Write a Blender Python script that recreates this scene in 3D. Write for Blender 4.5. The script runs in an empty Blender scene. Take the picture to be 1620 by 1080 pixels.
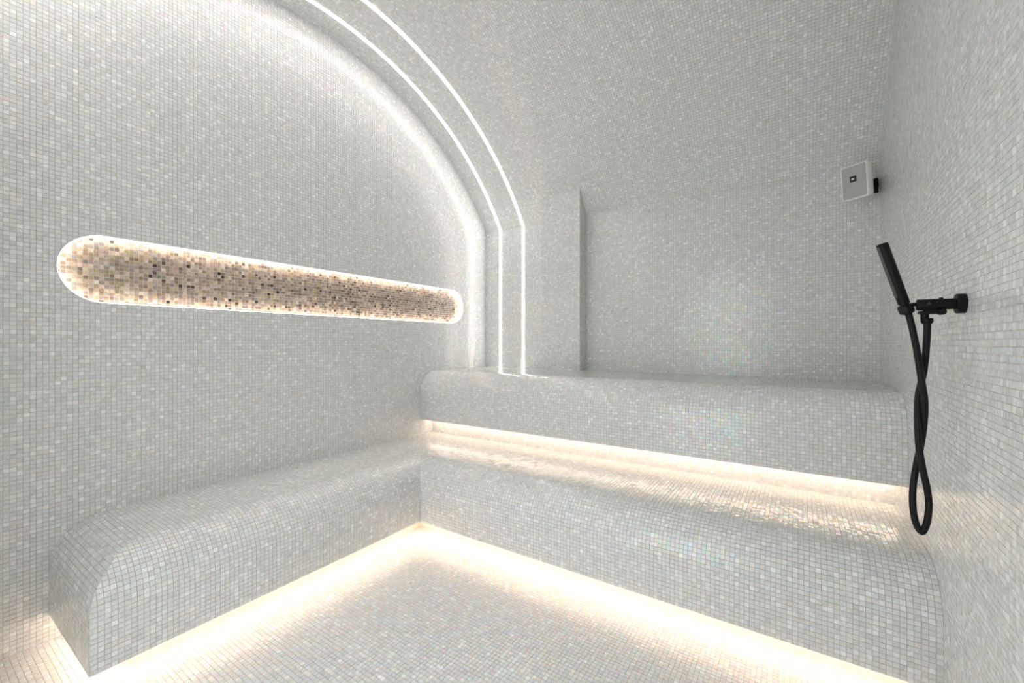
import bpy, math, random
import numpy as np
from mathutils import Matrix, Vector

random.seed(7)
rng = np.random.default_rng(11)
scene = bpy.context.scene
COL = scene.collection

# ------------------------------------------------------------------ camera, world, exposure
EYE = 1.1211                      # lens height above the floor (the floor is z = 0)
YAW = math.radians(33.8908)
FPX = 674.41                      # focal length in pixels of the 1620 px wide frame
cam_d = bpy.data.cameras.new('camera')
cam_d.sensor_width = 36.0
cam_d.lens = FPX / 1620 * 36
cam_d.shift_y = 2.67 / 1620
cam_d.clip_start = 0.02
cam = bpy.data.objects.new('camera', cam_d)
COL.objects.link(cam)
cam.location = (0, 0, EYE)
cam.rotation_euler = (math.pi / 2, 0, YAW)
scene.camera = cam

world = bpy.data.worlds.new('world')
scene.world = world
world.use_nodes = True
world.node_tree.nodes['Background'].inputs[0].default_value = (0.91, 0.965, 1.0, 1)
world.node_tree.nodes['Background'].inputs[1].default_value = 4.6

vs = scene.view_settings
vs.view_transform = 'Standard'
vs.look = 'None'
vs.gamma = 1.0
vs.use_curve_mapping = False
vs.exposure = 0.0
scene.cycles.max_bounces = 16
scene.cycles.diffuse_bounces = 10
scene.cycles.glossy_bounces = 6

LED_ARCH = 22.0
LED_NICHE = 14.5
LED_BENCH = 23.0
LED_GAP = 17.0
ARCH_RGB = (1.0, 0.955, 0.925)
NICHE_RGB = (1.0, 0.845, 0.705)
BENCH_RGB = (1.0, 0.765, 0.605)

# ------------------------------------------------------------------ measures of the room (metres)
XL = -2.348                       # left wall
YB = 3.07                         # back wall
YF0 = -0.19                       # front wall, behind the camera
def xr(y):                        # right wall, a shade out of square
    return 0.3728 + 0.0154 * (y - YB)
VC_Y, VC_Z, VR = 1.44, EYE - 0.123, 1.977        # vault circle
def vault_z(y):
    return VC_Z + np.sqrt(np.maximum(VR ** 2 - (np.asarray(y, float) - VC_Y) ** 2, 0))
Z_SPRING = float(vault_z(YB))
Z_TOP, Z_UNDER, Z_LOW, Z_LIP = 0.912, 0.552, 0.436, 0.1012
YU = 2.2692                       # front of the upper bench
YRB = 2.40                        # back of the lit gap under it
XF, YFR, YE = -1.795, 1.730, 0.361   # left bench front, lower bench front, left bench end
RND = 0.16                        # rounding of the bench edges
GAP_D = 0.13                      # depth of the toe recess
LED_X = (-2.183, -1.945)          # the two light lines on the vault
LED_W = 0.012
NY0, NY1, NZ, NR, ND = 0.519, 2.62, EYE + 0.300, 0.137, 0.05    # niche
PX0, PX1, PY = -1.703, -1.365, 2.945                            # pillar
PITCH, JOINT, TH = 0.016, 0.0014, 0.0014

# ------------------------------------------------------------------ materials
def new_mat(name):
    m = bpy.data.materials.new(name)
    m.use_nodes = True
    nt = m.node_tree
    return m, nt, nt.nodes['Principled BSDF']

def mat_plain(name, rgb, rough=0.6, metal=0.0, noise=0.0, scale=60, bump=0.0):
    m, nt, b = new_mat(name)
    b.inputs['Base Color'].default_value = (*rgb, 1)
    b.inputs['Roughness'].default_value = rough
    b.inputs['Metallic'].default_value = metal
    if noise or bump:
        tc = nt.nodes.new('ShaderNodeTexCoord')
        n = nt.nodes.new('ShaderNodeTexNoise')
        n.inputs['Scale'].default_value = scale
        nt.links.new(tc.outputs['Object'], n.inputs['Vector'])
        if noise:
            mx = nt.nodes.new('ShaderNodeMixRGB')
            mx.inputs[1].default_value = (*[c * (1 - noise) for c in rgb], 1)
            mx.inputs[2].default_value = (*[min(1, c * (1 + noise)) for c in rgb], 1)
            nt.links.new(n.outputs['Fac'], mx.inputs[0])
            nt.links.new(mx.outputs[0], b.inputs['Base Color'])
        if bump:
            bp = nt.nodes.new('ShaderNodeBump')
            bp.inputs['Strength'].default_value = bump
            bp.inputs['Distance'].default_value = 0.001
            nt.links.new(n.outputs['Fac'], bp.inputs['Height'])
            nt.links.new(bp.outputs[0], b.inputs['Normal'])
    return m

def mat_tile(name, rough, film=True, cloud=0.10):
    """glossy mosaic piece: colour per piece from the 'tint' attribute, alpha of it drives the pearl film"""
    m, nt, b = new_mat(name)
    at = nt.nodes.new('ShaderNodeAttribute')
    at.attribute_name = 'tint'
    geo = nt.nodes.new('ShaderNodeNewGeometry')
    n = nt.nodes.new('ShaderNodeTexNoise')
    n.inputs['Scale'].default_value = 130
    n.inputs['Detail'].default_value = 3
    nt.links.new(geo.outputs['Position'], n.inputs['Vector'])
    mr = nt.nodes.new('ShaderNodeMapRange')
    mr.inputs[1].default_value, mr.inputs[2].default_value = 0.3, 0.7
    mr.inputs[3].default_value, mr.inputs[4].default_value = 1 - cloud, 1 + cloud * 0.6
    nt.links.new(n.outputs['Fac'], mr.inputs[0])
    mul = nt.nodes.new('ShaderNodeVectorMath')
    mul.operation = 'MULTIPLY'
    nt.links.new(at.outputs['Color'], mul.inputs[0])
    nt.links.new(mr.outputs[0], mul.inputs[1])
    nt.links.new(mul.outputs[0], b.inputs['Base Color'])
    b.inputs['Roughness'].default_value = rough
    b.inputs['IOR'].default_value = 1.55
    if film:
        fm = nt.nodes.new('ShaderNodeMath')
        fm.operation = 'MULTIPLY_ADD'
        fm.inputs[1].default_value, fm.inputs[2].default_value = 420, 180
        nt.links.new(at.outputs['Alpha'], fm.inputs[0])
        nt.links.new(fm.outputs[0], b.inputs['Thin Film Thickness'])
        b.inputs['Thin Film IOR'].default_value = 1.40
    bp = nt.nodes.new('ShaderNodeBump')
    bp.inputs['Strength'].default_value = 0.10
    bp.inputs['Distance'].default_value = 0.001
    nt.links.new(n.outputs['Fac'], bp.inputs['Height'])
    nt.links.new(bp.outputs[0], b.inputs['Normal'])
    return m

def mat_emit(name, rgb, strength):
    m = bpy.data.materials.new(name)
    m.use_nodes = True
    nt = m.node_tree
    nt.nodes.clear()
    e = nt.nodes.new('ShaderNodeEmission')
    e.inputs[0].default_value = (*rgb, 1)
    e.inputs[1].default_value = strength
    o = nt.nodes.new('ShaderNodeOutputMaterial')
    nt.links.new(e.outputs[0], o.inputs[0])
    return m

M_TILE = mat_tile('pearl_glass_tile', 0.18)
M_FLOOR_TILE = mat_tile('pearl_floor_tile', 0.30)
M_STONE = mat_tile('brown_stone_tile', 0.35, film=False, cloud=0.25)
M_GROUT = mat_plain('grout', (0.50, 0.46, 0.39), 0.85, noise=0.12, scale=90)
M_CREAM = mat_plain('cream_grout', (0.76, 0.67, 0.57), 0.8, noise=0.05, scale=90)
M_RIM = mat_plain('niche_rim_plaster', (0.82, 0.78, 0.72), 0.6, noise=0.03)
M_ARCH = mat_emit('arch_light', ARCH_RGB, LED_ARCH)
M_NICHE = mat_emit('niche_light', NICHE_RGB, LED_NICHE)
M_BENCH = mat_emit('bench_light', BENCH_RGB, LED_BENCH)
M_GAP = mat_emit('gap_light', BENCH_RGB, LED_GAP)
M_ALU = mat_plain('aluminium_channel', (0.75, 0.75, 0.74), 0.4, 0.6, noise=0.03)
M_BLACK = mat_plain('matt_black_metal', (0.006, 0.006, 0.0065), 0.48, 0.0, noise=0.15, scale=200)
M_BLACK.node_tree.nodes['Principled BSDF'].inputs['Specular IOR Level'].default_value = 0.18
M_RUBBER = mat_plain('black_hose_sleeve', (0.008, 0.008, 0.0085), 0.5, 0.0, noise=0.15, scale=300)
M_RUBBER.node_tree.nodes['Principled BSDF'].inputs['Specular IOR Level'].default_value = 0.2
M_WHITE = mat_plain('white_plastic', (0.86, 0.855, 0.84), 0.42, noise=0.02)
M_GRILLE = mat_plain('grey_grille', (0.40, 0.39, 0.385), 0.55, 0.25, noise=0.06, scale=700, bump=0.5)
M_BADGE = mat_plain('black_badge', (0.012, 0.012, 0.012), 0.35, noise=0.1)
M_PRINT = mat_plain('white_print', (0.85, 0.85, 0.84), 0.5, noise=0.02)
M_DOOR = mat_plain('door_frame_metal', (0.5, 0.5, 0.49), 0.4, 0.5, noise=0.05)

def mat_far_tile():
    """front wall behind the camera: same mosaic, too far out of view to be built piece by piece"""
    m, nt, b = new_mat('mosaic_far')
    tc = nt.nodes.new('ShaderNodeTexCoord')
    mp = nt.nodes.new('ShaderNodeMapping')
    mp.inputs['Rotation'].default_value = (math.pi / 2, 0, 0)
    br = nt.nodes.new('ShaderNodeTexBrick')
    br.offset = 0.0
    br.inputs['Color1'].default_value = (0.72, 0.73, 0.71, 1)
    br.inputs['Color2'].default_value = (0.79, 0.79, 0.77, 1)
    br.inputs['Mortar'].default_value = (0.54, 0.52, 0.475, 1)
    br.inputs['Scale'].default_value = 1
    br.inputs['Brick Width'].default_value = PITCH
    br.inputs['Row Height'].default_value = PITCH
    br.inputs['Mortar Size'].default_value = 0.0007
    nt.links.new(tc.outputs['Object'], mp.inputs['Vector'])
    nt.links.new(mp.outputs[0], br.inputs['Vector'])
    nt.links.new(br.outputs['Color'], b.inputs['Base Color'])
    b.inputs['Roughness'].default_value = 0.15
    return m
M_FAR = mat_far_tile()

# ------------------------------------------------------------------ object helpers
def link(name, mesh, mat=None, parent=None, smooth=False):
    o = bpy.data.objects.new(name, mesh)
    COL.objects.link(o)
    if mat is not None and not mesh.materials:
        mesh.materials.append(mat)
    if parent is not None:
        o.parent = parent
    if smooth:
        mesh.shade_smooth()
    return o

def pyd(name, verts, faces):
    me = bpy.data.meshes.new(name)
    me.from_pydata([tuple(map(float, v)) for v in verts], [], faces)
    me.update()
    return me

def tag(o, label=None, cat=None, group=None, kind=None):
    if label: o['label'] = label
    if cat: o['category'] = cat
    if group: o['group'] = group
    if kind: o['kind'] = kind
    return o

def empty(name, loc):
    o = bpy.data.objects.new(name, None)
    o.empty_display_size = 0.05
    COL.objects.link(o)
    o.location = loc
    return o

class MB:
    """collects shapes; build() links them as one mesh object (coordinates in metres, minus origin)"""
    def __init__(s):
        s.v, s.f = [], []
    def add(s, verts, faces):
        n = len(s.v)
        s.v += [tuple(map(float, p)) for p in verts]
        s.f += [tuple(n + i for i in f) for f in faces]
        return s
    def box(s, lo, hi):
        x0, y0, z0 = lo; x1, y1, z1 = hi
        return s.add([(x0,y0,z0),(x1,y0,z0),(x1,y1,z0),(x0,y1,z0),(x0,y0,z1),(x1,y0,z1),(x1,y1,z1),(x0,y1,z1)],
                     [(0,3,2,1),(4,5,6,7),(0,1,5,4),(1,2,6,5),(2,3,7,6),(3,0,4,7)])
    def rings(s, rings, cap=True, closed=False):
        n = len(rings[0]); k = len(s.v)
        for r in rings: s.v += [tuple(map(float, p)) for p in r]
        m = len(rings)
        for i in range(m if closed else m - 1):
            a, b = k + i * n, k + ((i + 1) % m) * n
            for j in range(n):
                s.f.append((a + j, a + (j + 1) % n, b + (j + 1) % n, b + j))
        if cap and not closed:
            s.f.append(tuple(k + j for j in reversed(range(n))))
            s.f.append(tuple(k + (m - 1) * n + j for j in range(n)))
        return s
    def lathe(s, p0, axis, prof, n=28):
        """prof: list of (distance along axis, radius)"""
        ax = Vector(axis).normalized()
        t = ax.orthogonal().normalized(); b = ax.cross(t)
        rings = []
        for d, r in prof:
            c = Vector(p0) + ax * d
            rings.append([c + (t * math.cos(2*math.pi*j/n) + b * math.sin(2*math.pi*j/n)) * r for j in range(n)])
        return s.rings(rings)
    def strip(s, P, Q):
        """quad strip between two point rows"""
        k = len(s.v); n = len(P)
        s.v += [tuple(map(float, p)) for p in P] + [tuple(map(float, p)) for p in Q]
        for i in range(n - 1):
            s.f.append((k + i, k + i + 1, k + n + i + 1, k + n + i))
        return s
    def build(s, name, mat, parent=None, origin=(0, 0, 0), smooth=False, angle=None):
        o = np.array(origin)
        me = pyd(name, [np.array(p) - o for p in s.v], s.f)
        ob = link(name, me, mat, parent)
        if smooth:
            me.shade_smooth()
            if angle: 
                try: me.set_sharp_from_angle(angle=math.radians(angle))
                except Exception: pass
        return ob

# ------------------------------------------------------------------ mosaic
def project(P):
    P = np.asarray(P, float) - np.array([0, 0, EYE])
    F = np.array([-math.sin(YAW), math.cos(YAW), 0]); R = np.array([math.cos(YAW), math.sin(YAW), 0])
    s = P @ F
    s = np.where(s < 0.05, np.nan, s)
    return 810 + FPX * (P @ R) / s, 542.67 - FPX * P[..., 2] / s

def pearl_tints(n):
    """grey white pearl glass: mostly close to one tone, some paler pieces, faint hue drift"""
    L = rng.normal(0.0, 0.026, n)
    pale = rng.random(n) < 0.13
    L = np.where(pale, L + 0.07 + rng.random(n) * 0.06, L)
    base = np.array([0.702, 0.714, 0.704])
    hue = rng.normal(0, 1, (n, 1)) * np.array([[0.009, 0.0, -0.011]]) + rng.normal(0, 0.004, (n, 3))
    c = np.clip(base + L[:, None] + hue, 0.05, 0.9)
    return np.c_[c, rng.random(n)]

PAL = np.array([(0.50,0.42,0.32),(0.58,0.50,0.40),(0.42,0.36,0.30),(0.36,0.32,0.30),(0.46,0.36,0.24),(0.40,0.27,0.20),
                (0.34,0.25,0.24),(0.30,0.29,0.29),(0.22,0.17,0.14),(0.12,0.075,0.065),(0.045,0.04,0.04),(0.34,0.30,0.17),
                (0.55,0.44,0.36),(0.62,0.56,0.48),(0.28,0.19,0.12)])
PALW = np.array([12,12,12,11,9,6,7,9,6,3,2.5,5,10,9,4.]); PALW /= PALW.sum()
PAL = PAL * 0.85 + PAL.mean(1, keepdims=True) * np.array([[0.19, 0.165, 0.17]])
def stone_tints(n):
    c = PAL[rng.choice(len(PAL), n, p=PALW)] * rng.uniform(0.5, 0.88, (n, 1))
    return np.c_[np.clip(c, 0.01, 0.9), np.ones(n)]

_pool = {}
def tile_pool(kind):
    """shared single tile meshes, one per tint"""
    if kind in _pool: return _pool[kind]
    out = []
    tints = stone_tints(48) if kind == 'stone' else pearl_tints(48)
    h = (PITCH - (0.002 if kind == 'stone' else JOINT)) / 2
    for t in tints:
        v = [(-h,-h,-.0008),(h,-h,-.0008),(h,h,-.0008),(-h,h,-.0008),(-h,-h,TH),(h,-h,TH),(h,h,TH),(-h,h,TH)]
        f = [(4,5,6,7),(0,1,5,4),(1,2,6,5),(2,3,7,6),(3,0,4,7)]
        me = pyd('tile', v, f)
        a = me.attributes.new('tint', 'FLOAT_COLOR', 'FACE')
        a.data.foreach_set('color', np.tile(t, len(f)).astype(np.float32))
        me.materials.append({'pearl': M_TILE, 'floor': M_FLOOR_TILE, 'stone': M_STONE}[kind])
        out.append(me)
    _pool[kind] = out
    return out

def mosaic(parent, a_rng, b_rng, fmap, sd=None, mask=None, kind='pearl', singles=0, min_px=9.5, origin=(0,0,0),
           tilt=1.25, phase=(0, 0), name='mosaic_tiles', part_parent=None):
    """cover a surface given by fmap(a, b) -> P, A, B, N with square mosaic pieces.
    sd(a, b) > 0 inside: pieces crossing its zero line are cut along it; mask(P) keeps a piece.
    The largest pieces in view become objects of their own, the rest one joined part."""
    joint = 0.002 if kind == 'stone' else JOINT
    def cells(lo, hi, ph):
        e = [lo]; x = lo + ((ph * PITCH) % PITCH or PITCH)
        while x < hi - 0.004:
            if x > lo + 0.004: e.append(x)
            x += PITCH
        e.append(hi)
        e = np.array(e)
        return (e[1:] + e[:-1]) / 2, (e[1:] - e[:-1] - joint) / 2
    ca, ha = cells(*a_rng, phase[0]); cb, hb = cells(*b_rng, phase[1])
    A0, B0 = [x.ravel() for x in np.meshgrid(ca, cb, indexing='ij')]
    HA, HB = [x.ravel() for x in np.meshgrid(ha, hb, indexing='ij')]
    # hand laid: pieces a little off their grid
    A0 = A0 + rng.normal(0, 0.00018, len(A0)); B0 = B0 + rng.normal(0, 0.00018, len(B0))
    ok = (HA > 0.0012) & (HB > 0.0012)
    A0, B0, HA, HB = A0[ok], B0[ok], HA[ok], HB[ok]
    cut = np.zeros(len(A0), bool)
    if sd is not None:
        S = np.stack([sd(A0 + i * HA, B0 + j * HB) for i, j in ((-1,-1),(1,-1),(1,1),(-1,1))])
        keep = S.max(0) > 0.0008
        cut = (S.min(0) < 0) & keep
        A0, B0, HA, HB, cut = A0[keep], B0[keep], HA[keep], HB[keep], cut[keep]
    P, A, B, N = fmap(A0, B0)
    if mask is not None:
        k = mask(P)
        A0, B0, HA, HB, cut, P, A, B, N = A0[k], B0[k], HA[k], HB[k], cut[k], P[k], A[k], B[k], N[k]
    n = len(P)
    tx, ty = np.radians(rng.normal(0, tilt, n)), np.radians(rng.normal(0, tilt, n))
    N2 = N + A * tx[:, None] + B * ty[:, None]
    N2 /= np.linalg.norm(N2, axis=1)[:, None]
    A2 = A - N2 * (A * N2).sum(1)[:, None]; A2 /= np.linalg.norm(A2, axis=1)[:, None]
    B2 = np.cross(N2, A2)
    flip = (B2 * B).sum(1) < 0
    tint = stone_tints(n) if kind == 'stone' else pearl_tints(n)
    org = np.array(origin)
    # --- pieces that show largest: single objects
    single = np.zeros(n, bool)
    if singles:
        us, vs_ = [], []
        for i, j in ((-1,-1),(1,-1),(1,1),(-1,1)):
            u, v = project(P + A2 * (i * HA)[:, None] + B2 * (j * HB)[:, None])
            us.append(u); vs_.append(v)
        us, vs_ = np.stack(us), np.stack(vs_)
        w, h = us.max(0) - us.min(0), vs_.max(0) - vs_.min(0)
        area = 0.5 * np.abs((us[0]-us[2])*(vs_[1]-vs_[3]) - (us[1]-us[3])*(vs_[0]-vs_[2]))
        inside = (us.min(0) >= 0) & (us.max(0) <= 1620) & (vs_.min(0) >= 0) & (vs_.max(0) <= 1080)
        full = (np.abs(HA - (PITCH - joint) / 2) < 1e-4) & (np.abs(HB - (PITCH - joint) / 2) < 1e-4) & ~cut
        vis = ((np.array([0, 0, EYE]) - P) * N).sum(1) > 0
        cand = np.where(inside & full & vis & (np.maximum(w, h) >= min_px) & np.isfinite(area))[0]
        cand = cand[np.argsort(-area[cand])][:singles]
        single[cand] = True
        pool = tile_pool(kind)
        for i in cand:
            o = bpy.data.objects.new('tile', pool[rng.integers(len(pool))])
            COL.objects.link(o)
            o.parent = part_parent or parent
            p = P[i] - org
            m = Matrix(((A2[i][0], B2[i][0], N2[i][0], p[0]), (A2[i][1], B2[i][1], N2[i][1], p[1]),
                        (A2[i][2], B2[i][2], N2[i][2], p[2]), (0, 0, 0, 1)))
            if flip[i]:
                pass
            o.matrix_local = m
    # --- the rest: one joined mesh
    reg = np.where(~cut & ~single)[0]
    m = len(reg)
    Pr, Ar, Br, Nr, ha_, hb_ = P[reg] - org, A2[reg], B2[reg], N2[reg], HA[reg][:, None], HB[reg][:, None]
    V = np.empty((m, 8, 3))
    for q, (i, j) in enumerate(((-1,-1),(1,-1),(1,1),(-1,1))):
        base = Pr + Ar * ha_ * i + Br * hb_ * j
        V[:, q] = base - Nr * 0.0008
        V[:, q + 4] = base + Nr * TH
    verts = V.reshape(-1, 3)
    q = np.array([(4,5,6,7),(0,1,5,4),(1,2,6,5),(2,3,7,6),(3,0,4,7)])
    loops = (np.arange(m)[:, None, None] * 8 + q[None]).reshape(-1)
    sizes = np.full(m * 5, 4)
    cols = np.repeat(tint[reg], 5, axis=0)
    ev, el, es, ec = [], [], [], []
    nv = len(verts)
    eps = 1e-4
    for i in np.where(cut)[0]:
        a, b, x, y = A0[i], B0[i], HA[i], HB[i]
        s0 = float(sd(np.array([a]), np.array([b]))[0])
        ga = (float(sd(np.array([a + eps]), np.array([b]))[0]) - s0) / eps
        gb = (float(sd(np.array([a]), np.array([b + eps]))[0]) - s0) / eps
        poly = [(-x, -y), (x, -y), (x, y), (-x, y)]
        out = []
        for k in range(4):
            p0, p1 = poly[k], poly[(k + 1) % 4]
            d0, d1 = s0 + ga * p0[0] + gb * p0[1], s0 + ga * p1[0] + gb * p1[1]
            if d0 >= 0: out.append(p0)
            if (d0 >= 0) != (d1 >= 0):
                t = d0 / (d0 - d1)
                out.append((p0[0] + (p1[0] - p0[0]) * t, p0[1] + (p1[1] - p0[1]) * t))
        if len(out) < 3: continue
        sg = -1 if flip[i] else 1
        c = P[i] - org
        k = len(out)
        pts = [c + A2[i] * u + B2[i] * v * sg for u, v in out]
        ev += [p - N2[i] * 0.0008 for p in pts] + [p + N2[i] * TH for p in pts]
        order = range(k) if sg > 0 else range(k - 1, -1, -1)
        el += [nv + k + j for j in order]; es.append(k); ec.append(tint[i])
        for j in range(k):
            j2 = (j + 1) % k
            el += [nv + j, nv + j2, nv + k + j2, nv + k + j]; es.append(4); ec.append(tint[i])
        nv += 2 * k
    if ev:
        verts = np.vstack([verts, np.array(ev)])
        loops = np.concatenate([loops, np.array(el)])
        sizes = np.concatenate([sizes, np.array(es)])
        cols = np.vstack([cols, np.array(ec)])
    if not len(verts): return None
    me = bpy.data.meshes.new(name)
    me.vertices.add(len(verts)); me.vertices.foreach_set('co', verts.astype(np.float32).ravel())
    me.loops.add(len(loops)); me.loops.foreach_set('vertex_index', loops.astype(np.int32))
    me.polygons.add(len(sizes))
    me.polygons.foreach_set('loop_start', np.concatenate([[0], np.cumsum(sizes)[:-1]]).astype(np.int32))
    at = me.attributes.new('tint', 'FLOAT_COLOR', 'FACE')
    at.data.foreach_set('color', cols.astype(np.float32).ravel())
    me.materials.append({'pearl': M_TILE, 'floor': M_FLOOR_TILE, 'stone': M_STONE}[kind])
    me.update(calc_edges=True)
    me.shade_flat()
    o = link(name, me, None, part_parent or parent)
    o['kind'] = 'stuff'
    return o

def planar(o, A, B, N):
    o, A, B, N = [np.array(x, float) for x in (o, A, B, N)]
    def f(a, b):
        n = len(a); rep = lambda x: np.repeat(x[None], n, 0)
        return o + a[:, None] * A + b[:, None] * B, rep(A), rep(B), rep(N)
    return f

def profile(z0, ztop, rnd):
    """bench edge: from the lip up, round the edge, then flat. b -> (inset d, height z, inset tangent, rise tangent)"""
    h1 = ztop - rnd - z0; h2 = h1 + rnd * math.pi / 2
    def f(b):
        b = np.asarray(b, float)
        th = np.clip((b - h1) / rnd, 0, math.pi / 2)
        d = np.where(b < h2, rnd * (1 - np.cos(th)), rnd + (b - h2))
        z = np.where(b < h1, z0 + b, z0 + h1 + rnd * np.sin(th))
        return d, z, np.sin(th), np.cos(th)
    return f, h1, h2

# ================================================================== THE ROOM SHELL
# floor
fl = MB().add([(XL, YF0, 0), (xr(YF0), YF0, 0), (xr(YB), YB, 0), (XL, YB, 0)], [(0, 1, 2, 3)])
floor = tag(fl.build('floor', M_GROUT), 'pale pearl mosaic floor between the lit benches', 'floor', kind='structure')
def open_floor(P):
    x, y = P[:, 0], P[:, 1]
    return (y < YFR + GAP_D + .01) & ((x > XF - GAP_D - .01) | (y < YE + GAP_D + .01)) & (x < xr(y) + .005)
mosaic(floor, (XL, 0.38), (YF0, YFR + GAP_D), planar((0, 0, 0), (1, 0, 0), (0, 1, 0), (0, 0, 1)),
       mask=open_floor, kind='floor', singles=300, phase=(.3, .2))

# left wall with the niche cut out
ys = sorted(set(list(np.linspace(YF0, YB, 60)) + [NY0 - NR * math.cos(t) for t in np.linspace(0, math.pi / 2, 24)] +
                [NY1 + NR * math.cos(t) for t in np.linspace(0, math.pi / 2, 24)]))
def niche_half(y):
    if y < NY0: d = NY0 - y
    elif y > NY1: d = y - NY1
    else: d = 0
    return math.sqrt(max(NR ** 2 - d ** 2, 0)) if d <= NR else None
wl = MB()
for y0, y1 in zip(ys[:-1], ys[1:]):
    h0, h1 = niche_half(y0), niche_half(y1)
    t0, t1 = float(vault_z(y0)) + .03, float(vault_z(y1)) + .03
    if h0 is None or h1 is None:
        wl.add([(XL, y0, 0), (XL, y1, 0), (XL, y1, t1), (XL, y0, t0)], [(0, 1, 2, 3)])
    else:
        wl.add([(XL, y0, 0), (XL, y1, 0), (XL, y1, NZ - h1), (XL, y0, NZ - h0)], [(0, 1, 2, 3)])
        wl.add([(XL, y0, NZ + h0), (XL, y1, NZ + h1), (XL, y1, t1), (XL, y0, t0)], [(0, 1, 2, 3)])
wall_left = tag(wl.build('wall_left', M_GROUT), 'pearl mosaic end wall holding the long rounded niche', 'wall', kind='structure')
def sd_niche(a, b):
    c = np.clip(a, NY0, NY1)
    return np.hypot(a - c, b - NZ) - NR
def sd_vault(a, b):
    return VR - np.hypot(a - VC_Y, b - VC_Z)
def sd_left(a, b):
    return np.minimum(np.where(b > VC_Z, sd_vault(a, b), 1), sd_niche(a, b) - 0.0005)
def left_seen(P):
    y, z = P[:, 1], P[:, 2]
    hid = ((y > YE + GAP_D + .03) & (z < Z_LOW - RND - .02)) | ((y > YE + RND) & (z < Z_LOW - PITCH)) | ((y > YU + RND) & (z < Z_TOP - PITCH) & (z > Z_UNDER + PITCH)) | ((y > YRB + PITCH) & (z < Z_TOP - PITCH))
    return ~hid
mosaic(wall_left, (YF0, YB), (0, 3.0), planar((XL, 0, 0), (0, 1, 0), (0, 0, 1), (1, 0, 0)),
       sd=sd_left, mask=left_seen, singles=300, tilt=1.8, phase=(.4, .1))

# niche: rim, brown mosaic panel
def stadium(r, n=28):
    pts = []
    for t in np.linspace(-math.pi / 2, math.pi / 2, n): pts.append((NY1 + r * math.cos(t), NZ + r * math.sin(t)))
    for t in np.linspace(math.pi / 2, 3 * math.pi / 2, n): pts.append((NY0 + r * math.cos(t), NZ + r * math.sin(t)))
    # split the long runs
    out = []
    for i, p in enumerate(pts):
        q = pts[(i + 1) % len(pts)]
        k = 12 if math.dist(p, q) > 0.5 else 1
        out += [(p[0] + (q[0] - p[0]) * j / k, p[1] + (q[1] - p[1]) * j / k) for j in range(k)]
    return out
st = stadium(NR)
rim = MB().rings([[(XL + .0012, y, z) for y, z in st], [(XL - ND, y, z) for y, z in st]], cap=False)
rim.build('niche_rim', M_RIM, wall_left, smooth=True)
panel_mb = MB().add([(XL - ND, y, z) for y, z in stadium(NR + .002)], [tuple(range(len(st)))])
panel = tag(panel_mb.build('niche_panel', M_CREAM, wall_left), label='niche back panel of mixed brown and grey mosaic')
mosaic(wall_left, (NY0 - NR, NY1 + NR), (NZ - NR, NZ + NR), planar((XL - ND, 0, 0), (0, 1, 0), (0, 0, 1), (1, 0, 0)),
       sd=lambda a, b: -sd_niche(a, b) - 0.001, kind='stone', singles=300, min_px=6.5, part_parent=panel, tilt=0.8)

# back wall
bw = MB().add([(XL, YB, 0), (xr(YB), YB, 0), (xr(YB), YB, Z_SPRING + .03), (XL, YB, Z_SPRING + .03)], [(0, 3, 2, 1)])
wall_back = tag(bw.build('wall_back', M_GROUT), 'pearl mosaic wall behind the high bench', 'wall', kind='structure')
def sd_leds(x):
    return np.minimum(np.abs(x - LED_X[0]), np.abs(x - LED_X[1])) - LED_W - .001
mosaic(wall_back, (XL, xr(YB)), (Z_TOP, Z_SPRING), planar((0, YB, 0), (1, 0, 0), (0, 0, 1), (0, -1, 0)),
       sd=lambda a, b: sd_leds(a), mask=lambda P: ~((P[:, 0] > PX0 + .01) & (P[:, 0] < PX1 - .01)))

# right wall (slightly out of square)
RD = Vector((0.0154, 1, 0)).normalized()
rt = MB()
yy = np.linspace(YF0, YB, 60)
rt.strip([(xr(y), y, 0) for y in yy], [(xr(y), y, float(vault_z(y)) + .03) for y in yy])
wall_right = tag(rt.build('wall_right', M_GROUT), 'pearl mosaic wall carrying the black shower', 'wall', kind='structure')
k_y = math.hypot(1, 0.0154)
def right_seen(P):
    y, z = P[:, 1], P[:, 2]
    hid = ((y > YFR + GAP_D + .02) & (z < Z_LOW - RND - .02)) | ((y > YFR + RND) & (z < Z_LOW - PITCH)) | ((y > YU + RND) & (z < Z_TOP - PITCH) & (z > Z_UNDER + PITCH)) | ((y > YRB + PITCH) & (z < Z_TOP - PITCH))
    return ~hid
mosaic(wall_right, (YF0 * k_y, YB * k_y), (0, 3.0), planar((xr(0), 0, 0), tuple(RD), (0, 0, 1), (-RD.y, RD.x, 0)),
       sd=lambda a, b: np.where(b > VC_Z, sd_vault(a / k_y, b), 1), mask=right_seen, singles=300, phase=(.2, .6))

# vault
th1 = math.acos((YB - VC_Y) / VR)            # angle of the back springing, measured from +y
arc_len = VR * (math.pi - 2 * th1)
def vault_map(a, b):
    t = th1 + b / VR                          # from the back springing forwards
    P = np.c_[a, VC_Y + VR * np.cos(t), VC_Z + VR * np.sin(t)]
    n = len(a)
    return P, np.repeat([[1., 0, 0]], n, 0), np.c_[np.zeros(n), -np.sin(t), np.cos(t)], np.c_[np.zeros(n), -np.cos(t), -np.sin(t)]
vt = MB()
tt = np.linspace(th1, math.pi - th1, 120)
vt.strip([(XL - .02, VC_Y + VR * math.cos(t), VC_Z + VR * math.sin(t)) for t in tt],
         [(0.40, VC_Y + VR * math.cos(t), VC_Z + VR * math.sin(t)) for t in tt])
ceiling = tag(vt.build('ceiling', M_GROUT, smooth=True), 'curved pearl mosaic barrel vault with two light lines', 'ceiling', kind='structure')
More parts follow.
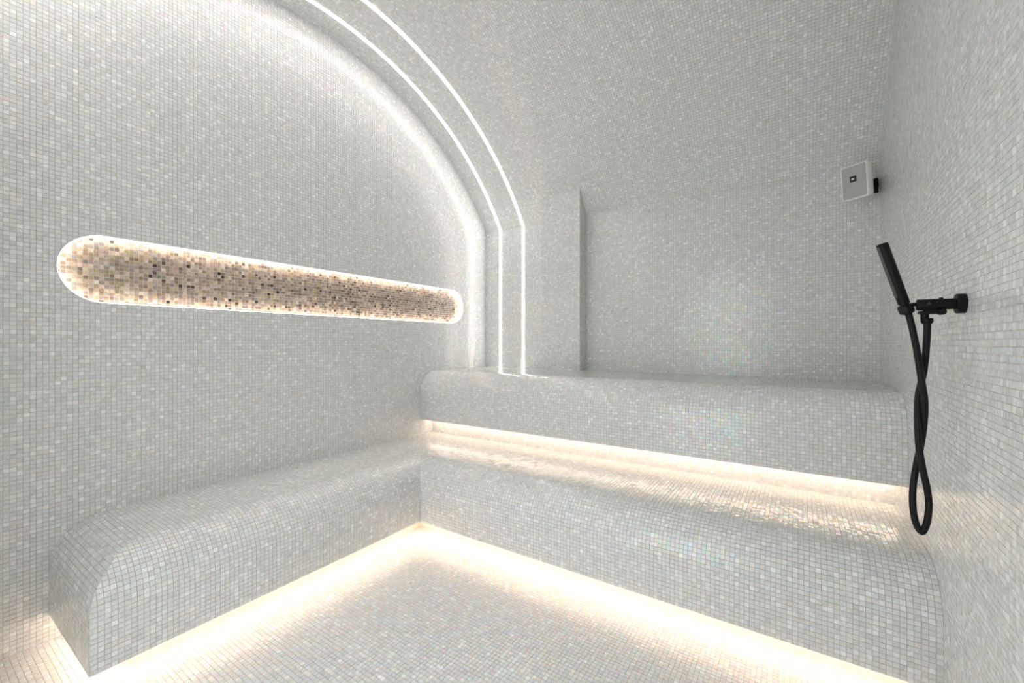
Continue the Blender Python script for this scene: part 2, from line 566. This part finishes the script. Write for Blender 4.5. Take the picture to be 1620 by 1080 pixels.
def sd_ceiling(a, b):
    y = VC_Y + VR * np.cos(th1 + b / VR)
    return np.minimum(sd_leds(a), xr(y) - a)
mosaic(ceiling, (XL, 0.38), (0, arc_len), vault_map, sd=sd_ceiling, singles=300)

# front wall behind the camera, with the doorway
DX0, DX1, DZ = -1.25, -0.35, 2.05
fw = MB()
zt = Z_SPRING + .03
fw.add([(XL, YF0, 0), (DX0, YF0, 0), (DX0, YF0, zt), (XL, YF0, zt)], [(0, 1, 2, 3)])
fw.add([(DX1, YF0, 0), (0.40, YF0, 0), (0.40, YF0, zt), (DX1, YF0, zt)], [(0, 1, 2, 3)])
fw.add([(DX0, YF0, DZ), (DX1, YF0, DZ), (DX1, YF0, zt), (DX0, YF0, zt)], [(0, 1, 2, 3)])
wall_front = tag(fw.build('wall_front', M_FAR), 'pearl mosaic wall with the doorway', 'wall', kind='structure')
df = MB()
df.box((DX0, YF0 - .08, 0), (DX0 + .04, YF0 + .01, DZ)).box((DX1 - .04, YF0 - .08, 0), (DX1, YF0 + .01, DZ)).box((DX0 + .04, YF0 - .08, DZ - .04), (DX1 - .04, YF0 + .01, DZ))
tag(df.build('door_1', M_DOOR), 'open doorway with a plain grey metal frame', 'door', kind='structure')

# ================================================================== BENCHES
prof_low, lh1, lh2 = profile(Z_LIP, Z_LOW, RND)
prof_up, uh1, uh2 = profile(Z_UNDER, Z_TOP, RND)
def bs(h1, h2, hend, n=18):
    return np.concatenate([[0], np.linspace(h1, h2, n), [hend]])

# left bench: front along y, rounded free end
o_l = (-2.07, 1.1, 0)
bench_l = tag(empty('mosaic_bench', o_l), 'short low mosaic bench with a rounded free end below the lit niche', 'bench')
f_flat = lh2 + (XF - RND - XL)
def left_front(a, b):
    d, z, ti, tr = prof_low(b); n = len(a); o = np.zeros(n)
    return np.c_[XF - d, a, z], np.repeat([[0., 1, 0]], n, 0), np.c_[-ti, o, tr], np.c_[tr, o, ti]
def left_end(a, b):
    d, z, ti, tr = prof_low(b); n = len(a); o = np.zeros(n)
    return np.c_[a, YE + d, z], np.repeat([[1., 0, 0]], n, 0), np.c_[o, ti, tr], np.c_[o, -tr, ti]
def ins(b):
    return np.minimum(prof_low(b)[0], RND)
e_flat = lh2
sb = MB()
bb = bs(lh1, lh2, f_flat)
pts = [prof_low(np.array([b])) for b in bb]
sb.strip([(XF - p[0][0], YE + min(p[0][0], RND), p[1][0]) for p in pts], [(XF - p[0][0], YFR + min(p[0][0], RND), p[1][0]) for p in pts])
pts2 = [prof_low(np.array([b])) for b in bs(lh1, lh2, e_flat)]
sb.strip([(XL, YE + p[0][0], p[1][0]) for p in pts2], [(XF - min(p[0][0], RND), YE + p[0][0], p[1][0]) for p in pts2])
sb.add([(XL, YE, Z_LIP), (XF, YE, Z_LIP), (XF, YFR, Z_LIP), (XL, YFR, Z_LIP)], [(0, 3, 2, 1)])
sb.build('body', M_GROUT, bench_l, o_l, smooth=True, angle=40)
mosaic(bench_l, (YE, YFR + RND), (0, f_flat), left_front, singles=300, origin=o_l, phase=(.1, 0),
       sd=lambda a, b: np.minimum(a - YE - ins(b), YFR + ins(b) - a))
mosaic(bench_l, (XL, XF), (0, e_flat), left_end, origin=o_l, phase=(.5, 0), name='end_mosaic_tiles',
       sd=lambda a, b: XF - ins(b) - a)
pl = MB().box((XL, YE + GAP_D, 0), (XF - GAP_D, YFR + GAP_D, Z_LIP))
pl.build('plinth', M_CREAM, bench_l, o_l)

# lower bench along the back
o_w = (-0.98, 2.1, 0)
bench_w = tag(empty('mosaic_bench', o_w), 'long low mosaic step bench in front of the raised bench', 'bench')
w_flat = lh2 + (YRB - YFR - RND)
def low_front(a, b):
    d, z, ti, tr = prof_low(b); n = len(a); o = np.zeros(n)
    return np.c_[a, YFR + d, z], np.repeat([[1., 0, 0]], n, 0), np.c_[o, ti, tr], np.c_[o, -tr, ti]
def sd_low(a, b):
    d = prof_low(b)[0]
    lim = np.where(d >= RND, XL - .01, XF - np.minimum(d, RND))
    return np.minimum(a - lim, xr(YFR + d) - a)
wb = MB()
pts = [prof_low(np.array([b])) for b in bs(lh1, lh2, lh2)]
wb.strip([(XF - p[0][0], YFR + p[0][0], p[1][0]) for p in pts], [(xr(YFR + p[0][0]), YFR + p[0][0], p[1][0]) for p in pts])
wb.add([(XL, YFR + RND, Z_LOW), (xr(YFR + RND), YFR + RND, Z_LOW), (xr(YRB), YRB, Z_LOW), (XL, YRB, Z_LOW)], [(0, 1, 2, 3)])
wb.add([(XF, YFR, Z_LIP), (xr(YFR), YFR, Z_LIP), (xr(YFR), YFR + GAP_D + .02, Z_LIP), (XF, YFR + GAP_D + .02, Z_LIP)], [(0, 3, 2, 1)])
wb.build('body', M_GROUT, bench_w, o_w, smooth=True, angle=40)
mosaic(bench_w, (XL, 0.38), (0, w_flat), low_front, singles=300, origin=o_w, sd=sd_low, phase=(.7, 0))
pl = MB().box((XF - GAP_D, YFR + GAP_D, 0), (0.36, YRB - .05, Z_LIP))
pl.build('plinth', M_CREAM, bench_w, o_w)

# upper bench
o_u = (-0.98, 2.7, Z_LOW)
bench_u = tag(empty('mosaic_bench', o_u), 'high mosaic bench along the back wall beneath the pillar', 'bench')
u_flat = uh2 + (YB - YU - RND)
def up_front(a, b):
    d, z, ti, tr = prof_up(b); n = len(a); o = np.zeros(n)
    return np.c_[a, YU + d, z], np.repeat([[1., 0, 0]], n, 0), np.c_[o, ti, tr], np.c_[o, -tr, ti]
ub = MB()
pts = [prof_up(np.array([b])) for b in bs(uh1, uh2, u_flat)]
ub.strip([(XL, YU + p[0][0], p[1][0]) for p in pts], [(xr(YU + p[0][0]), YU + p[0][0], p[1][0]) for p in pts])
ub.add([(XL, YU, Z_UNDER), (xr(YU), YU, Z_UNDER), (xr(YRB), YRB, Z_UNDER), (XL, YRB, Z_UNDER)], [(0, 3, 2, 1)])
ub.build('body', M_GROUT, bench_u, o_u, smooth=True, angle=40)
mosaic(bench_u, (XL, 0.38), (0, u_flat), up_front, singles=300, min_px=8.5, origin=o_u, phase=(.2, 0),
       sd=lambda a, b: xr(YU + prof_up(b)[0]) - a)
rb_ = MB().box((XL, YRB, Z_LOW - .02), (xr(YRB), YRB + .03, Z_UNDER))
riser = rb_.build('riser', M_CREAM, bench_u, o_u)
mosaic(bench_u, (XL, 0.37), (Z_LOW, Z_UNDER), planar((0, YRB, 0), (1, 0, 0), (0, 0, 1), (0, -1, 0)), origin=o_u, name='riser_mosaic_tiles', part_parent=riser)

# pillar on the upper bench
o_p = ((PX0 + PX1) / 2, (PY + YB) / 2, Z_TOP)
pillar = tag(empty('mosaic_pillar', o_p), 'square mosaic pillar rising from the high bench to the vault', 'pillar')
zt0, zt1 = float(vault_z(PY)), float(vault_z(YB))
pb = MB()
V8 = [(PX0, PY, Z_TOP), (PX1, PY, Z_TOP), (PX1, YB, Z_TOP), (PX0, YB, Z_TOP), (PX0, PY, zt0), (PX1, PY, zt0), (PX1, YB, zt1), (PX0, YB, zt1)]
pb.add(V8, [(0, 1, 5, 4), (1, 2, 6, 5), (3, 0, 4, 7)])
pb.build('shaft', M_GROUT, pillar, o_p)
mosaic(pillar, (PX0, PX1), (Z_TOP, zt0), planar((0, PY, 0), (1, 0, 0), (0, 0, 1), (0, -1, 0)), origin=o_p, name='front_mosaic_tiles')
mosaic(pillar, (PY, YB), (Z_TOP, zt0), planar((PX1, 0, 0), (0, 1, 0), (0, 0, 1), (1, 0, 0)), origin=o_p, sd=sd_vault, name='side_mosaic_tiles')
mosaic(pillar, (PY, YB), (Z_TOP, zt0), planar((PX0, 0, 0), (0, 1, 0), (0, 0, 1), (-1, 0, 0)), origin=o_p, sd=sd_vault, name='side_mosaic_tiles')

# ================================================================== LIGHT STRIPS
def ribbon(path, side, mat, name, hw, lo, hi, origin):
    """path: (point, normal) pairs; side: unit vector across; rectangular section hw wide, lo..hi along normal"""
    mb = MB()
    rings = []
    for p, n in path:
        p, n, s = np.array(p), np.array(n), np.array(side)
        rings.append([p - s * hw + n * lo, p + s * hw + n * lo, p + s * hw + n * hi, p - s * hw + n * hi])
    mb.rings(rings)
    return mb.build(name, mat, None, origin)

arch_names = ('bright light line on the vault closer to the niche wall',
              'bright light line on the vault closer to the pillar')
for x, lab in zip(LED_X, arch_names):
    path = [((x, YB, Z_TOP + .002), (0, -1, 0)), ((x, YB, Z_SPRING - .006), (0, -1, 0))]
    mid = Vector((0, -1, 0)) + Vector((0, -math.cos(th1), -math.sin(th1)))
    mid = mid.normalized() / math.cos(0.5 * math.acos(min(1, math.cos(th1))))
    path.append(((x, YB, Z_SPRING), tuple(mid)))
    for t in np.linspace(th1 + .004, math.pi - th1, 80):
        path.append(((x, VC_Y + VR * math.cos(t), VC_Z + VR * math.sin(t)), (0, -math.cos(t), -math.sin(t))))
    o_s = (x, YB, Z_TOP)
    root = tag(empty('light_strip', o_s), lab, 'light strip')
    d = ribbon(path, (1, 0, 0), M_ARCH, 'diffuser', LED_W - .0012, 0, .0042, o_s); d.parent = root
    for sgn in (-1, 1):
        e = ribbon([((p[0][0] + sgn * (LED_W - .0002), p[0][1], p[0][2]), p[1]) for p in path], (1, 0, 0), M_ALU, 'channel_edge', .0008, 0, .0030, o_s)
        e.parent = root

# ring of light inside the niche
o_n = (XL - ND / 2, (NY0 + NY1) / 2, NZ - NR)
nroot = tag(empty('light_strip', o_n), 'warm oval ring of light hidden inside the rim of the niche', 'light strip')
outer, inner = stadium(NR - .0005), stadium(NR - .0045)
ring = MB()
k = len(outer)
q = []
for (yo, zo), (yi, zi) in zip(outer, inner):
    q.append([(XL - .016, yo, zo), (XL - .016, yi, zi), (XL - .036, yi, zi), (XL - .036, yo, zo)])
ring.rings(q, closed=True)
d = ring.build('diffuser', M_NICHE, None, o_n); d.parent = nroot

def under_strip(p0, p1, mat, label, across):
    """flat strip under a bench lip, facing down"""
    c = (np.array(p0) + np.array(p1)) / 2
    root = tag(empty('light_strip', tuple(c)), label, 'light strip')
    n = (0, 0, -1)
    a = ribbon([(p0, n), (p1, n)], across, M_ALU, 'channel', .009, 0, .004, tuple(c)); a.parent = root
    d = ribbon([(p0, n), (p1, n)], across, mat, 'diffuser', .007, .0042, .010, tuple(c)); d.parent = root
under_strip((XL + .01, YU + .082, Z_UNDER), (0.345, YU + .082, Z_UNDER), M_GAP, 'warm light strip tucked under the high bench', (0, 1, 0))
under_strip((XF - .06, YFR + .05, Z_LIP), (0.335, YFR + .05, Z_LIP), M_BENCH, 'warm light strip under the long low step bench', (0, 1, 0))
under_strip((XF - .05, YE + .05, Z_LIP), (XF - .05, YFR + .04, Z_LIP), M_BENCH, 'warm light strip under the front of the short bench', (1, 0, 0))
under_strip((XL + .02, YE + .05, Z_LIP), (XF - .07, YE + .05, Z_LIP), M_BENCH, 'warm light strip under the rounded free end of the short bench', (0, 1, 0))

# ================================================================== LOUDSPEAKER
sp_c = Vector((0.243, 2.86, EYE + 0.8475)); sp_ya, sp_pi, sw, sh = 0.5876, 0.1098, 0.1235, 0.1765
Hd = Vector((math.cos(sp_ya), -math.sin(sp_ya), 0))
n0 = Vector((-math.sin(sp_ya), -math.cos(sp_ya), 0))
Nn = n0 * math.cos(sp_pi) - Vector((0, 0, 1)) * math.sin(sp_pi)
Vv = Vector((0, 0, 1)) * math.cos(sp_pi) + n0 * math.sin(sp_pi)
spk = tag(empty('wall_speaker', tuple(sp_c)), 'white square loudspeaker with grey grille high on the back wall', 'speaker')
def SP(x, z, n):                      # local: right, up, towards the listener
    return Hd * x + Vv * z + Nn * n
def rrect(w, h, r, k=5):
    pts = []
    for cx, cz, a0 in ((w/2-r, h/2-r, 0), (-w/2+r, h/2-r, 90), (-w/2+r, -h/2+r, 180), (w/2-r, -h/2+r, 270)):
        for j in range(k + 1):
            a = math.radians(a0 + 90 * j / k); pts.append((cx + r * math.cos(a), cz + r * math.sin(a)))
    return pts
def shell(secs, name, mat, parent, cap=True):
    mb = MB()
    mb.rings([[SP(x, z, n) for x, z in rrect(w, h, r)] for w, h, r, n in secs], cap=cap)
    return mb.build(name, mat, parent, smooth=True, angle=35)
shell([(sw*.74, sh*.78, .012, -.072), (sw*.92, sh*.93, .012, -.056), (sw, sh, .010, -.032), (sw, sh, .009, -.003), (sw-.004, sh-.004, .008, 0),
       (sw-.009, sh-.009, .007, 0), (sw-.011, sh-.011, .006, -.003)], 'cabinet', M_WHITE, spk)
gr = shell([(sw-.012, sh-.012, .006, -.004), (sw-.012, sh-.012, .006, -.0015), (sw-.02, sh-.02, .005, -.0005)], 'grille', M_GRILLE, spk)
mb = MB()
mb.rings([[SP(x - .004, z + .015, n) for x, z in rrect(.031, .031, .004)] for n in (-.0008, .0008)])
badge = mb.build('badge', M_BADGE, spk)
fc = bpy.data.curves.new('lettering', 'FONT')
fc.body = 'JBL'; fc.size = 0.0108; fc.align_x = 'CENTER'; fc.align_y = 'CENTER'; fc.extrude = 0.0002; fc.offset = 0.0003
tmp = bpy.data.objects.new('lettering', fc); COL.objects.link(tmp)
bpy.context.view_layer.update()
lm = bpy.data.meshes.new_from_object(tmp.evaluated_get(bpy.context.evaluated_depsgraph_get()))
bpy.data.objects.remove(tmp); bpy.data.curves.remove(fc)
lm.materials.clear(); lm.materials.append(M_PRINT)
ft = bpy.data.objects.new('lettering', lm); COL.objects.link(ft)
ft.parent = badge
p = SP(-.004, .0155, .0009)
ft.matrix_local = Matrix(((Hd.x, Vv.x, Nn.x, p.x), (Hd.y, Vv.y, Nn.y, p.y), (Hd.z, Vv.z, Nn.z, p.z), (0, 0, 0, 1)))
# swivel bracket to the back wall
br = MB()
bx0 = SP(.012, -.012, -.068)
wall_y = YB - sp_c.y
br.lathe((bx0.x, bx0.y, bx0.z), (0.35, 1, -.05), [(-.01, .012), (.05, .012), (.055, .010), (.09, .010)], 16)
wp = Vector((bx0.x + .045, wall_y, bx0.z + .026))
br.box((wp.x - .022, wp.y - .045, wp.z - .03), (wp.x - .008, wp.y - .0016, wp.z + .022))
br.box((wp.x + .008, wp.y - .05, wp.z - .035), (wp.x + .020, wp.y - .0016, wp.z + .028))
br.box((wp.x - .03, wp.y - .008, wp.z - .042), (wp.x + .028, wp.y - .0016, wp.z + .036))
br.build('bracket', M_BLACK, spk)
kb = MB().lathe((wp.x - .03, wp.y - .032, wp.z - .01), (1, 0, 0), [(0, .009), (.002, .011), (.052, .011), (.056, .009)], 16)
kb.build('pivot_knob', M_BLACK, spk)

# ================================================================== SHOWER
SY = 1.52
wx = xr(SY)
o_b = (wx, SY, EYE + .0998)
outlet = tag(empty('shower_outlet', o_b), 'black wall outlet with round rosette and handset holder on the right wall', 'shower fitting')
L = lambda x, y, z: (x - o_b[0], y - o_b[1], z - o_b[2])
az = EYE + .0998
MB().lathe((-.0014, 0, 0), (-1, 0, 0), [(0, .0238), (.002, .025), (.016, .025), (.0175, .0238), (.0178, .020)], 40).build('rosette', M_BLACK, outlet, smooth=True, angle=30)
MB().lathe((-.017, 0, 0), (-1, 0, 0), [(0, .0140), (.0372, .0140), (.0378, .0134), (.0386, .0134), (.0392, .0146), (.0725, .0146), (.0745, .0138), (.0750, .0120)], 36).build('arm', M_BLACK, outlet, smooth=True, angle=30)
MB().lathe((-.071, -.0140, .0005), (0, -1, .05), [(0, .0045), (.003, .0045), (.010, .0022), (.0112, .0008)], 16).build('valve_screw', mat_plain('worn_black_metal', (0.10, 0.095, 0.09), 0.3, 0.6, noise=0.2), outlet, smooth=True, angle=30)
MB().lathe((-.045, 0, .0120), (0, 0, 1), [(0, .0045), (.004, .0045), (.0052, .003)], 16).build('top_screw', M_BLACK, outlet, smooth=True, angle=30)
hp = MB()
hp.box((-.088, -.009, -.0240), (-.037, .011, -.0165))
hp.box((-.080, -.006, -.0170), (-.045, .008, -.010))
hp.build('holder_plate', M_BLACK, outlet)
MB().lathe((-.045, .014, -.0200), (0, -1, 0), [(0, .0065), (.002, .0075), (.030, .0075), (.032, .0065)], 20).build('plate_knob', M_BLACK, outlet, smooth=True, angle=30)
MB().lathe((-.0760, 0, -.020), (0, 0, -1), [(0, .0085), (.018, .0085)], 20).build('outlet_spout', M_BLACK, outlet, smooth=True, angle=30)
MB().lathe((-.088, 0, .002), (-1, 0, -.05), [(0, .0045), (.020, .0045)], 14).build('holder_pin', M_BLACK, outlet, smooth=True)

# handset
hb, ht = Vector((.2332, SY, EYE + .1040)), Vector((.1866, SY - .012, EYE + .2672))
hs = tag(empty('hand_shower', tuple(hb)), 'slim black stick handset leaning out from its wall holder', 'hand shower')
ax = (ht - hb); Lh = ax.length; axn = ax.normalized()
MB().lathe((0, 0, 0), axn, [(0, .0120), (.002, .0127), (Lh - .003, .0130), (Lh - .0008, .0124), (Lh, .0112)], 36).build('handle', M_BLACK, hs, smooth=True, angle=30)
side = (Vector((-.85, -.35, 0)) - axn * Vector((-.85, -.35, 0)).dot(axn)).normalized()
oth = axn.cross(side)
spf = MB()
rings = []
for d in (.020, .024, Lh - .010, Lh - .006):
    w = .0048 if d in (.020, Lh - .006) else .0058
    c = axn * d
    rings.append([c + side * .0108 - oth * w, c + side * .0108 + oth * w, c + side * .0132 + oth * (w - .001), c + side * .0132 - oth * (w - .001)])
spf.rings(rings)
plate = spf.build('spray_plate', mat_plain('dark_grey_rubber', (0.05, 0.045, 0.042), 0.5, noise=0.15), hs)
nz = MB()
for i in range(11):
    for j in (-1, 0, 1):
        nz.lathe(axn * (.030 + i * (Lh - .048) / 10) + side * .0128 + oth * (j * .0033), side, [(0, .0008), (.0012, .0005)], 6)
nz.build('nozzle', M_RUBBER, plate)
MB().lathe(-axn * .003, -axn, [(-.005, .0100), (0, .0100), (.0005, .0145), (.003, .0165), (.016, .0165), (.022, .0150), (.025, .0105)], 8).build('conical_nut', M_BLACK, hs, smooth=False)

# hose: twisted twice, one loop at the bottom
def on_plane(u, v, Y):
    t = (u - 810) / FPX
    dx, dy = -math.sin(YAW) + math.cos(YAW) * t, math.cos(YAW) + math.sin(YAW) * t
    s = Y / dy
    return Vector((dx * s, Y, EYE + (542.67 - v) / FPX * s))
hose_px = [(1434.5, 489, 0), (1437.5, 497, 0), (1443.5, 521, -.004), (1450, 552, -.010), (1455.5, 586, -.013), (1459, 609, -.013), (1462.5, 632, -.009), (1462.5, 655, -.002),
           (1460, 682, .008), (1455, 711, .012), (1449.5, 737, .010), (1444.6, 768, .004), (1444, 799, 0), (1448.5, 826, 0), (1458, 841.5, 0),
           (1466, 827, 0), (1469.5, 799, -.002), (1466.5, 772, -.006), (1460, 743, -.011), (1454.3, 711, -.012), (1452.3, 682, -.007), (1451.8, 654, 0),
           (1452.6, 628, .008), (1456.5, 608, .013), (1461, 588, .012), (1464, 564, .006), (1466.3, 534, .001), (1466.7, 514, 0), (1466.5, 505, 0)]
ctrl = [on_plane(u, v, SY + dy) for u, v, dy in hose_px]
def catmull(P, k):
    out = []
    for i in range(len(P) - 1):
        p0, p1, p2, p3 = P[max(i-1, 0)], P[i], P[i+1], P[min(i+2, len(P)-1)]
        for j in range(k):
            t = j / k
            out.append(0.5 * ((2*p1) + (p2-p0)*t + (2*p0-5*p1+4*p2-p3)*t*t + (3*p1-p0-3*p2+p3)*t**3))
    out.append(P[-1]); return out
path = catmull(ctrl, 20)
# even spacing, ribbed sleeve
ds = [0]
for a, b in zip(path[:-1], path[1:]): ds.append(ds[-1] + (b - a).length)
stp = .0011
n = int(ds[-1] / stp)
res = []
j = 0
for i in range(n + 1):
    s = ds[-1] * i / n
    while j < len(ds) - 2 and ds[j + 1] < s: j += 1
    t = (s - ds[j]) / max(1e-9, ds[j + 1] - ds[j]); res.append(path[j].lerp(path[j + 1], t))
o_h = res[0]
hose = tag(empty('shower_hose', tuple(o_h)), 'ribbed black shower hose twisted and hanging in a loop', 'hose')
tan0 = (res[1] - res[0]).normalized(); nrm = tan0.orthogonal().normalized()
rings = []
for i, p in enumerate(res):
    tg = (res[min(i + 1, n)] - res[max(i - 1, 0)]).normalized()
    nrm = (nrm - tg * nrm.dot(tg)).normalized(); bn = tg.cross(nrm)
    r = .0072 + (.00055 if i % 3 == 0 else (0.0 if i % 3 == 1 else .0003))
    rings.append([p - o_h + (nrm * math.cos(2*math.pi*k/14) + bn * math.sin(2*math.pi*k/14)) * r for k in range(14)])
MB().rings(rings).build('sleeve', M_RUBBER, hose, smooth=True)
e = res[-1] - o_h
MB().lathe(e + Vector((0, 0, .003)), (0, 0, -1), [(0, .0095), (.0008, .0118), (.004, .0124), (.0095, .0124), (.012, .0110), (.015, .0096)], 24).build('end_nut', M_BLACK, hose, smooth=True, angle=30)
print('tris', sum(len(o.data.loops) - 2 * len(o.data.polygons) for o in bpy.data.objects if o.type == 'MESH' and o.name.split('.')[0] != 'tile'), 'objects', len(bpy.data.objects))
